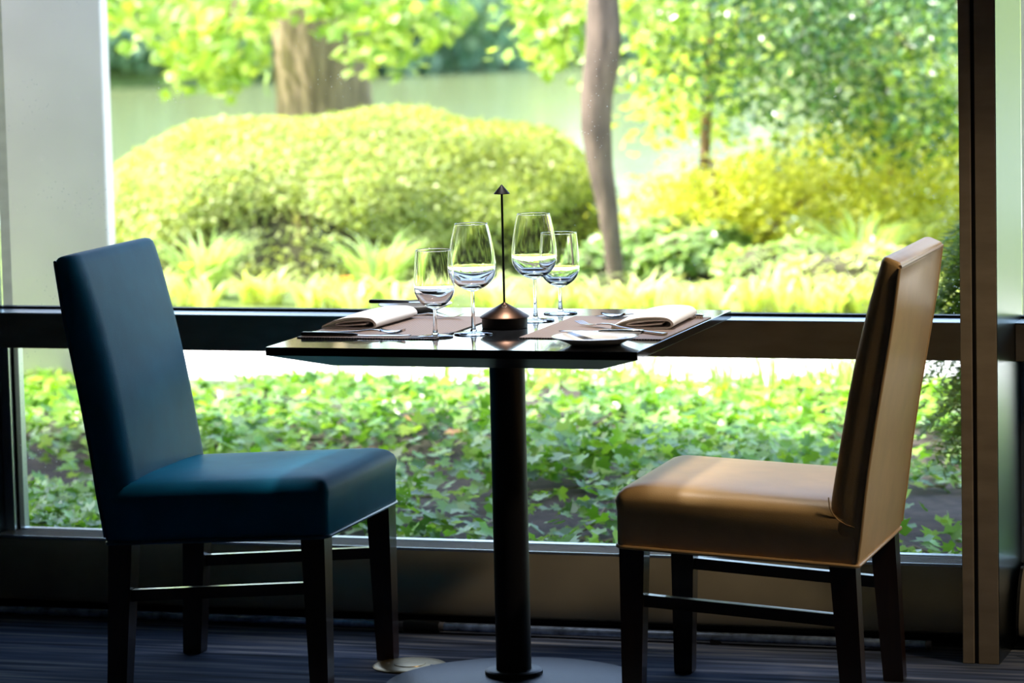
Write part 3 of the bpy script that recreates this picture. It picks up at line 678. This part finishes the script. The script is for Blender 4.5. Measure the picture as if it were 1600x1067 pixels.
# ------------------------------------------------------------------ shrubs and trees
def ellipsoid_leaves(n, c, r, clump=0, shell=.55, zmin=None):
    d = rng.normal(size=(n, 3)); d /= np.linalg.norm(d, axis=1, keepdims=True)
    rad = shell+(1-shell)*rng.random(n)**.5
    p = d*rad[:, None]*np.array(r)
    if zmin is not None:
        k = p[:, 2] > zmin; p = p[k]; d = d[k]
    return p+np.array(c), d
def blob_core(name, c, r, m_, parent, seg=20):
    m = MB(); rings = []
    for i in range(1, 11):
        ph = math.pi*i/11-math.pi/2
        rings.append([(c[0]+r[0]*math.cos(ph)*math.cos(a)*(1+.05*math.sin(5*a+i)), c[1]+r[1]*math.cos(ph)*math.sin(a), c[2]+r[2]*math.sin(ph)) for a in np.linspace(0, 2*math.pi, seg, endpoint=False)])
    return m.loft(rings).build(name, m_, parent)
# clipped mound hedge behind the path
hc = at(545, 400, 9.75); hedge = thing('clipped_hedge', 'large rounded clipped hedge mound of small yellow green leaves', 'hedge', (hc[0], hc[1], 0))
RX, RY, RZ = 1.36, 1.50, .70
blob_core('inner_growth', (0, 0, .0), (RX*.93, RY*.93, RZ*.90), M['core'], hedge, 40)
n = 105000
d = rng.normal(size=(n, 3)); d[:, 2] = np.abs(d[:, 2]); d /= np.linalg.norm(d, axis=1, keepdims=True)
e_ = 2.45
q = np.sum(np.abs(d)**np.array([2, 2, 2]), 1)
sup = (np.sum(np.abs(d)**e_, 1))**(-1/e_)
p = d*sup[:, None]
lump = 1+.02*np.sin(6*p[:, 0]*1.6+3*p[:, 1])+.015*np.sin(11*p[:, 0]-7*p[:, 2]+1)+.02*np.sin(9*p[:, 1]+4*p[:, 2])
dep = 1-.075*rng.random(n)**1.3
P_ = p*np.array([RX, RY, RZ])*(lump*dep)[:, None]
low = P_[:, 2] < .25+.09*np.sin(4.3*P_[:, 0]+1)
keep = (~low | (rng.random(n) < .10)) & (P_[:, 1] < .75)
P_ = P_[keep]; dn = (d/np.array([RX, RY, RZ]))[keep]; dn /= np.linalg.norm(dn, axis=1, keepdims=True)
nn_ = len(P_)
HED = [(.28, .35, .07), (.40, .48, .12), (.50, .55, .19), (.44, .55, .16)]
o = ob('foliage', leaf_mesh('foliage', T_SIMPLE, P_, dn+.55*rng.normal(size=(nn_, 3)), rng.uniform(.026, .046, nn_), ramp(nn_, HED, .12), M['leaf']), hedge); tag(o, kind='stuff')
for k in range(14):
    a = rng.uniform(-2.6, -.5); rr_ = rng.uniform(.80, .93)
    bx_, by_ = RX*rr_*math.cos(a), RY*rr_*math.sin(a)
    MB().tube([(bx_*.9, by_*.9, -.02), (bx_*.97, by_*.97, .14), (bx_*1.02, by_*1.0, .30)], [.016, .012, .007], 7).build('stem', M['bark_brown'], hedge)

def tree(name, label, path, mat_, nseg=None, sides=16, noise=.06):
    t = thing(name, label, 'tree', tuple(path[0][:3]))
    b0 = np.array(path[0][:3]); pts = []; rad = []
    for i in range(len(path)-1):
        for u in np.linspace(0, 1, 6)[:-1]:
            a, b = np.array(path[i]), np.array(path[i+1]); q = a*(1-u)+b*u; pts.append(q[:3]-b0); rad.append(q[3])
    pts.append(np.array(path[-1][:3])-b0); rad.append(path[-1][3])
    m = MB(); m.tube(pts, rad, sides)
    vv = np.array(m.v); cx = np.array(pts)[:, :2].repeat(sides, 0); dv = vv[:, :2]-cx; ang = np.arctan2(dv[:, 1], dv[:, 0])
    j = np.array(rad).repeat(sides)*noise*(np.sin(5*ang+vv[:, 2]*2)+.7*np.sin(9*ang-vv[:, 2]*3))
    vv[:, :2] += dv*(j/np.array(rad).repeat(sides))[:, None]; m.v = [tuple(q) for q in vv]
    m.build('trunk', mat_, t, angle=80)
    return t
def foliage(parent, sprays, n_each, tp, size, cols, m_, rad=(.25, .25, .16), droop=.3, name='foliage', tilt=.5, base=(0, 0, 1), parts=0, part_me=None):
    """leaves gathered in small sprays around points (world)"""
    b0 = np.array(parent.location); P_ = []
    for c in sprays:
        k = rng.normal(size=(n_each, 3))*np.array(rad); k[:, 2] -= droop*np.hypot(k[:, 0], k[:, 1])*.5
        P_.append(np.array(c)[None]+k)
    P_ = np.concatenate(P_)-b0; n_ = len(P_); nr_ = upish(n_, tilt, base); sz = rng.uniform(size[0], size[1], n_)
    sp = np.c_[rng.normal(size=n_), rng.normal(size=n_), -np.abs(rng.normal(size=n_))*.8-.3]
    if parts:
        w = P_+b0-CAM; dep = w@fw; sx = 800+CF*(w@CR)/dep; sy2 = 533.5-CF*(w@CU)/dep
        on = (sx > 150) & (sx < 1500) & (sy2 > -5) & (sy2 < 480); idx = np.where(on)[0]; idx = idx[np.argsort(-(sz/dep)[idx])][:parts]
        for i in idx: leaf_obj(part_me, parent, P_[i], nr_[i], sz[i], sp[i])
        msk = np.ones(n_, bool); msk[idx] = False; P_, nr_, sz, sp = P_[msk], nr_[msk], sz[msk], sp[msk]
    o = ob(name, leaf_mesh(name, tp, P_, nr_, sz, ramp(len(P_), cols, .12), m_, sp), parent); tag(o, kind='stuff'); return o
def spr(px0, px1, py0, py1, Y0, Y1, n): return [at(rng.uniform(px0, px1), rng.uniform(py0, py1), rng.uniform(Y0, Y1)) for _ in range(n)]

# broad trunk behind the hedge
c = at(508, 160, 12.0); c2 = at(499, 0, 12.0)
big = tree('broadleaf_tree', 'thick trunked broadleaf tree behind the hedge mound', [(c[0], c[1], -.35, .36), (c[0], c[1], .15, .30), (c[0], c[1], .7, .272), (c2[0], c2[1], 1.3, .262), (c2[0]-.05, c2[1], 4.5, .20), (c2[0], c2[1], 6.5, .1)], M['bark'], sides=28, noise=.045)
TULC = [TUL[0], TUL[1], TUL[2], (.55, .66, .16)]
me_tu = single_leaf('broad_leaf', T_BROAD, M['broad_one'])
S = spr(265, 395, -30, 60, 11.0, 12.4, 15)+spr(290, 400, 60, 105, 11.0, 12.2, 6)+spr(170, 260, -30, 20, 11.2, 12.4, 4)+spr(545, 690, -30, 40, 10.6, 11.8, 8)+spr(575, 640, 35, 70, 10.8, 11.6, 3)+spr(475, 540, -45, -12, 10.9, 11.3, 4)
S += [at(rng.uniform(120, 760), rng.uniform(-420, -75), rng.uniform(10.8, 13.2)) for _ in range(40)]
foliage(big, S, 26, T_BROAD, (.065, .10), TULC, M['leaf'], (.11, .16, .075), .35, tilt=.55, base=(0, -.5, .7), parts=260, part_me=me_tu)
def branches(parent, start, ends, r0_, m_):
    b0 = np.array(parent.location); s0 = np.array(start)
    for e0 in ends:
        e1 = np.array(e0); mid = (s0+e1)/2+np.array([0, 0, .35]); pts = [s0*(1-u)**2+2*mid*u*(1-u)+e1*u*u-b0 for u in np.linspace(0, 1, 8)]
        MB().tube(pts, list(np.linspace(r0_, r0_*.15, 8)), 6).build('branch', m_, parent)
branches(big, (c2[0], c2[1], 2.4), S[:40:5], .04, M['bark'])

# slim crooked trunk beside the hedge
W_ = [(966, 458, 13), (958, 400, 14), (950, 330, 16), (937, 260, 20), (931, 200, 24), (932, 150, 25), (941, 95, 27), (944, 60, 27), (942, 0, 24), (940, -60, 23)]
pth = [(*at(a, b, 7.95), r/ppm(7.95)) for a, b, r in W_]
pth[0] = (pth[0][0], pth[0][1], -.05, pth[0][3])
top_ = pth[-1]; pth += [(top_[0]-.1, top_[1]+.2, 3.2, .06), (top_[0], top_[1]+.3, 5.0, .03)]
slim = tree('slim_tree', 'slim crooked grey tree trunk beside the hedge mound', pth, M['bark_grey'], sides=16, noise=.05)
S = spr(805, 905, -30, 65, 8.4, 10, 9)+spr(860, 930, 70, 105, 8.6, 9.6, 3)+spr(975, 1060, -30, 85, 8.4, 9.6, 8)
S += [at(rng.uniform(760, 1100), rng.uniform(-400, -40), rng.uniform(8, 10)) for _ in range(18)]
foliage(slim, S, 22, T_BROAD, (.05, .08), TULC, M['leaf'], (.08, .12, .05), .3, tilt=.55, base=(0, -.4, .7), parts=120, part_me=me_tu)
branches(slim, (top_[0], top_[1], top_[2]+.4), S[:26:5], .022, M['bark_grey'])

# dark green tree on the far side, branches hanging in from above
c = at(1530, 100, 10.2)
dk = tree('glossy_leaved_tree', 'dark glossy leaved tree hanging over the yellow shrub', [(c[0], c[1], -.2, .12), (c[0], c[1], 1.0, .10), (c[0]-.05, c[1], 2.2, .09), (c[0]-.3, c[1], 4, .04)], M['bark_brown'], sides=12)
DKG = [(.03, .09, .02), (.055, .15, .03), (.10, .22, .035), (.20, .34, .055)]
S = []
for k in range(80):
    u = rng.random(); px = 1500-u*440; S.append(at(px, rng.uniform(-30, 215-u*75+rng.normal()*8), rng.uniform(8.3, 9.4)))
S += [at(rng.uniform(1060, 1560), rng.uniform(-380, -30), rng.uniform(8.8, 11)) for _ in range(40)]
foliage(dk, S, 70, T_SIMPLE, (.04, .065), DKG, M['leaf_dark'], (.15, .16, .07), .6, tilt=.6)
branches(dk, (c[0]-.1, c[1], 2.2), S[:80:9], .03, M['bark_brown'])
# bright green leaves between them
br_ = thing('bright_sapling', 'bright light green sapling foliage between the slim trunk and the dark tree', 'tree', tuple(at(1090, 300, 9.9)*np.array([1, 1, 0])))
S = spr(1030, 1200, -30, 130, 9.6, 10.8, 18)+spr(1050, 1150, 120, 190, 9.8, 10.6, 5)+spr(1380, 1500, 60, 170, 8.6, 9.4, 9)
foliage(br_, S, 50, T_ROUND, (.045, .075), [(.36, .52, .06), (.55, .68, .14), (.70, .78, .30)], M['leaf'], (.17, .17, .09), .4, tilt=.6)
b0 = np.array(br_.location)
MB().tube([(0, 0, -.1), (.05, .1, 1.0), (.1, .1, 2.5)], [.03, .025, .015], 8).build('trunk', M['bark_brown'], br_)
branches(br_, (b0[0]+.07, b0[1]+.1, 1.6), S[:30:6], .012, M['bark_brown'])

# yellow layered shrub
yc = at(1128, 455, 9.1)
ys_ = thing('yellow_shrub', 'spreading yellow green shrub with layered branches behind the tan chair', 'shrub', (yc[0], yc[1], 0))
YEL = [(.46, .52, .06), (.62, .66, .08), (.74, .72, .11), (.66, .72, .17)]
S = []
for k in range(120):
    px = rng.uniform(1040, 1520); t_ = (px-1040)/460; hi = 300-150*math.sin(min(1, t_*1.05)*1.75)+rng.uniform(0, 24)
    lo = 352+50*t_
    S.append(at(px, hi+(lo-hi)*rng.random()**.8, rng.uniform(8.9, 10.6)))
foliage(ys_, S, 170, T_SIMPLE, (.035, .06), YEL, M['leaf'], (.17, .17, .045), .3, tilt=.45)
MB().tube([np.array(at(a, b, 9.1))-np.array([yc[0], yc[1], 0]) for a, b in ((1140, 462), (1134, 420), (1128, 370), (1118, 310), (1112, 250))], [.021, .020, .018, .014, .008], 8).build('stem', M['bark_brown'], ys_)
MB().tube([np.array(at(a, b, 9.2))-np.array([yc[0], yc[1], 0]) for a, b in ((1152, 462), (1165, 420), (1185, 380), (1230, 330), (1290, 290))], [.019, .018, .015, .012, .006], 8).build('stem', M['bark_brown'], ys_)
MB().tube([np.array(at(a, b, 9.6))-np.array([yc[0], yc[1], 0]) for a, b in ((1330, 455), (1340, 400), (1360, 350), (1380, 300), (1400, 250))], [.022, .020, .015, .012, .006], 8).build('stem', M['bark_brown'], ys_)

# low shrubs behind the path
def low_shrub(name, label, px, Y, r, cols, tp, size, n_, m_=None, z0=.0, group=None, stems=True):
    c = at(px, 450, Y); o = thing(name, label, 'shrub', (c[0], c[1], gz(c[0], c[1])), group=group)
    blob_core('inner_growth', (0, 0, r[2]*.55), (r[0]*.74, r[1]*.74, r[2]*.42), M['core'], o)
    p_, d_ = ellipsoid_leaves(n_, (0, 0, r[2]*.5), (r[0], r[1], r[2]*.58), shell=.6)
    k = p_[:, 2] > .02; p_, d_ = p_[k], d_[k]; q_ = len(p_)
    p_ += .03*np.sin(p_[:, [1, 2, 0]]*14)
    tag(ob('foliage', leaf_mesh('foliage', tp, p_, d_*.6+upish(q_, .5), rng.uniform(*size, q_), ramp(q_, cols, .15), m_ or M['leaf']), o), kind='stuff')
    if stems:
        for k in range(4):
            a = rng.uniform(0, 6.28); MB().tube([(.05*math.cos(a), .05*math.sin(a), -.02), (r[0]*.5*math.cos(a), r[1]*.5*math.sin(a), r[2]*.5)], [.010, .005], 6).build('stem', M['bark_brown'], o)
    return o
GRN = [(.18, .32, .08), (.32, .48, .16), (.46, .58, .28)]
low_shrub('low_green_shrub', 'low mid green leafy shrub beside the slim trunk', 1020, 8.9, (.26, .30, .22), GRN, T_ROUND, (.045, .07), 1500, M['leaf_gloss'], group='low green shrubs by the water')
low_shrub('low_green_shrub', 'low mid green leafy shrub before the thin brown stem', 1085, 8.7, (.24, .25, .20), GRN, T_ROUND, (.045, .07), 1300, M['leaf_gloss'], group='low green shrubs by the water')
low_shrub('low_green_shrub', 'low leafy shrub at the foot of the hedge near the slim trunk', 925, 8.35, (.12, .15, .15), GRN, T_ROUND, (.04, .06), 800, M['leaf_gloss'], group='low green shrubs by the water')
low_shrub('flowering_shrub', 'small leaved light green shrub with twiggy base near the tan chair', 1225, 7.85, (.32, .26, .23), FRESH, T_SIMPLE, (.035, .055), 1500, group='light green shrubs by the tan chair')
low_shrub('flowering_shrub', 'twiggy light green shrub touching the tan chair back in view', 1340, 7.55, (.34, .24, .22), PALE, T_SIMPLE, (.035, .055), 1300, group='light green shrubs by the tan chair')

# conifer close to the glass past the tan chair
cf = at(1528, 640, 2.15); con = thing('yew_bush', 'dark feathery yew beside the mullion outside the glass', 'shrub', (cf[0], cf[1], 0))
MB().tube([(0, 0, -.02), (.01, 0, .4), (0, 0, .85)], [.014, .011, .004], 8).build('stem', M['bark_brown'], con)
P_ = []; Nn = []; SPn = []
for k in range(210):
    a = rng.uniform(0, 6.283); zz = rng.uniform(.24, .82); L = (.11+.06*rng.random())*(1.15-zz*.35)
    for u in np.linspace(.15, 1, 26):
        base_ = np.array([math.cos(a)*L*u, math.sin(a)*L*u, zz-.10*u*u])
        for s_ in (-1, 1):
            P_.append(base_); Nn.append((0, 0, 1)+.3*rng.normal(size=3)); SPn.append((math.cos(a)*.7-s_*math.sin(a), math.sin(a)*.7+s_*math.cos(a), -.1))
P_ = np.array(P_); tag(ob('needles', leaf_mesh('needles', T_BLADE, P_, Nn, rng.uniform(.026, .042, len(P_)), ramp(len(P_), [(.08, .17, .03), (.16, .29, .05), (.26, .40, .09)], .15), M['leaf'], np.array(SPn), np.full(len(P_), .006)), con), kind='stuff')

# far shore: shrubs and trees; pale leaf colours stand in for distance haze
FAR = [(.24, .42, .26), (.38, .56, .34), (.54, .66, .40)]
FARL_HAZE = [(.50, .62, .26), (.64, .74, .36), (.74, .80, .46)]
spots = [(-60, 'L'), (-53, 'D'), (-47, 'L'), (-42, 'D'), (-38, 'L'), (-34.5, 'D'), (-31.5, 'D'), (-28.8, 'L'), (-27, 'D'), (-25.6, 'D'), (-24.5, 'L'), (-21.5, 'D'), (-18, 'L'), (-14, 'D'), (-9, 'L'), (-3, 'D')]
pos_words = ['first', 'second', 'third', 'fourth', 'fifth', 'sixth', 'seventh', 'eighth', 'ninth', 'tenth', 'eleventh', 'twelfth', 'thirteenth', 'fourteenth', 'fifteenth', 'sixteenth']
for i, (x_, kd) in enumerate(spots):
    y_ = float(np.interp(x_, [a for a, _ in shore], [b for _, b in shore])); h = (7.5 if x_ < -29 else 4.2)*rng.uniform(.85, 1.2); w_ = rng.uniform(2.4, 3.4)
    o = thing('lakeside_tree', '%s tree along the far lake shore counted from the column, %s crown' % (pos_words[i], 'hazy pale yellow green' if kd == 'L' else 'hazy blue green'), 'tree', (x_, y_+1.6+1.5*(kd == 'L'), -1.25), group='trees on the far shore')
    MB().tube([(0, 0, -.4), (.1, 0, h*.4), (0, 0, h*.8)], [.22, .17, .06], 8).build('trunk', M['bark_grey'], o)
    cs = FARL_HAZE if kd == 'L' else FAR; PP = []; DD = []
    for k in range(15):
        zc = h*(.84*k/14); rr_ = w_*(.62+.45*math.sin(math.pi*min(1, .25+.75*k/14)))*.72
        a = rng.uniform(0, 6.28); p_, d_ = ellipsoid_leaves(420, (rr_*.55*math.cos(a), rr_*.55*math.sin(a), zc), (rr_*.8, rr_*.8, h*.10), shell=.75); PP.append(p_); DD.append(d_)
    PP = np.concatenate(PP); DD = np.concatenate(DD); DD[:, 2] += .3
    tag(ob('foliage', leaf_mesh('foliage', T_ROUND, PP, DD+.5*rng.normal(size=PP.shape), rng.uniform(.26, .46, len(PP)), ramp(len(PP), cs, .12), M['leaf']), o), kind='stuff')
print('TRIS', sum(len(o.data.polygons) for o in bpy.data.objects if o.type == 'MESH'))
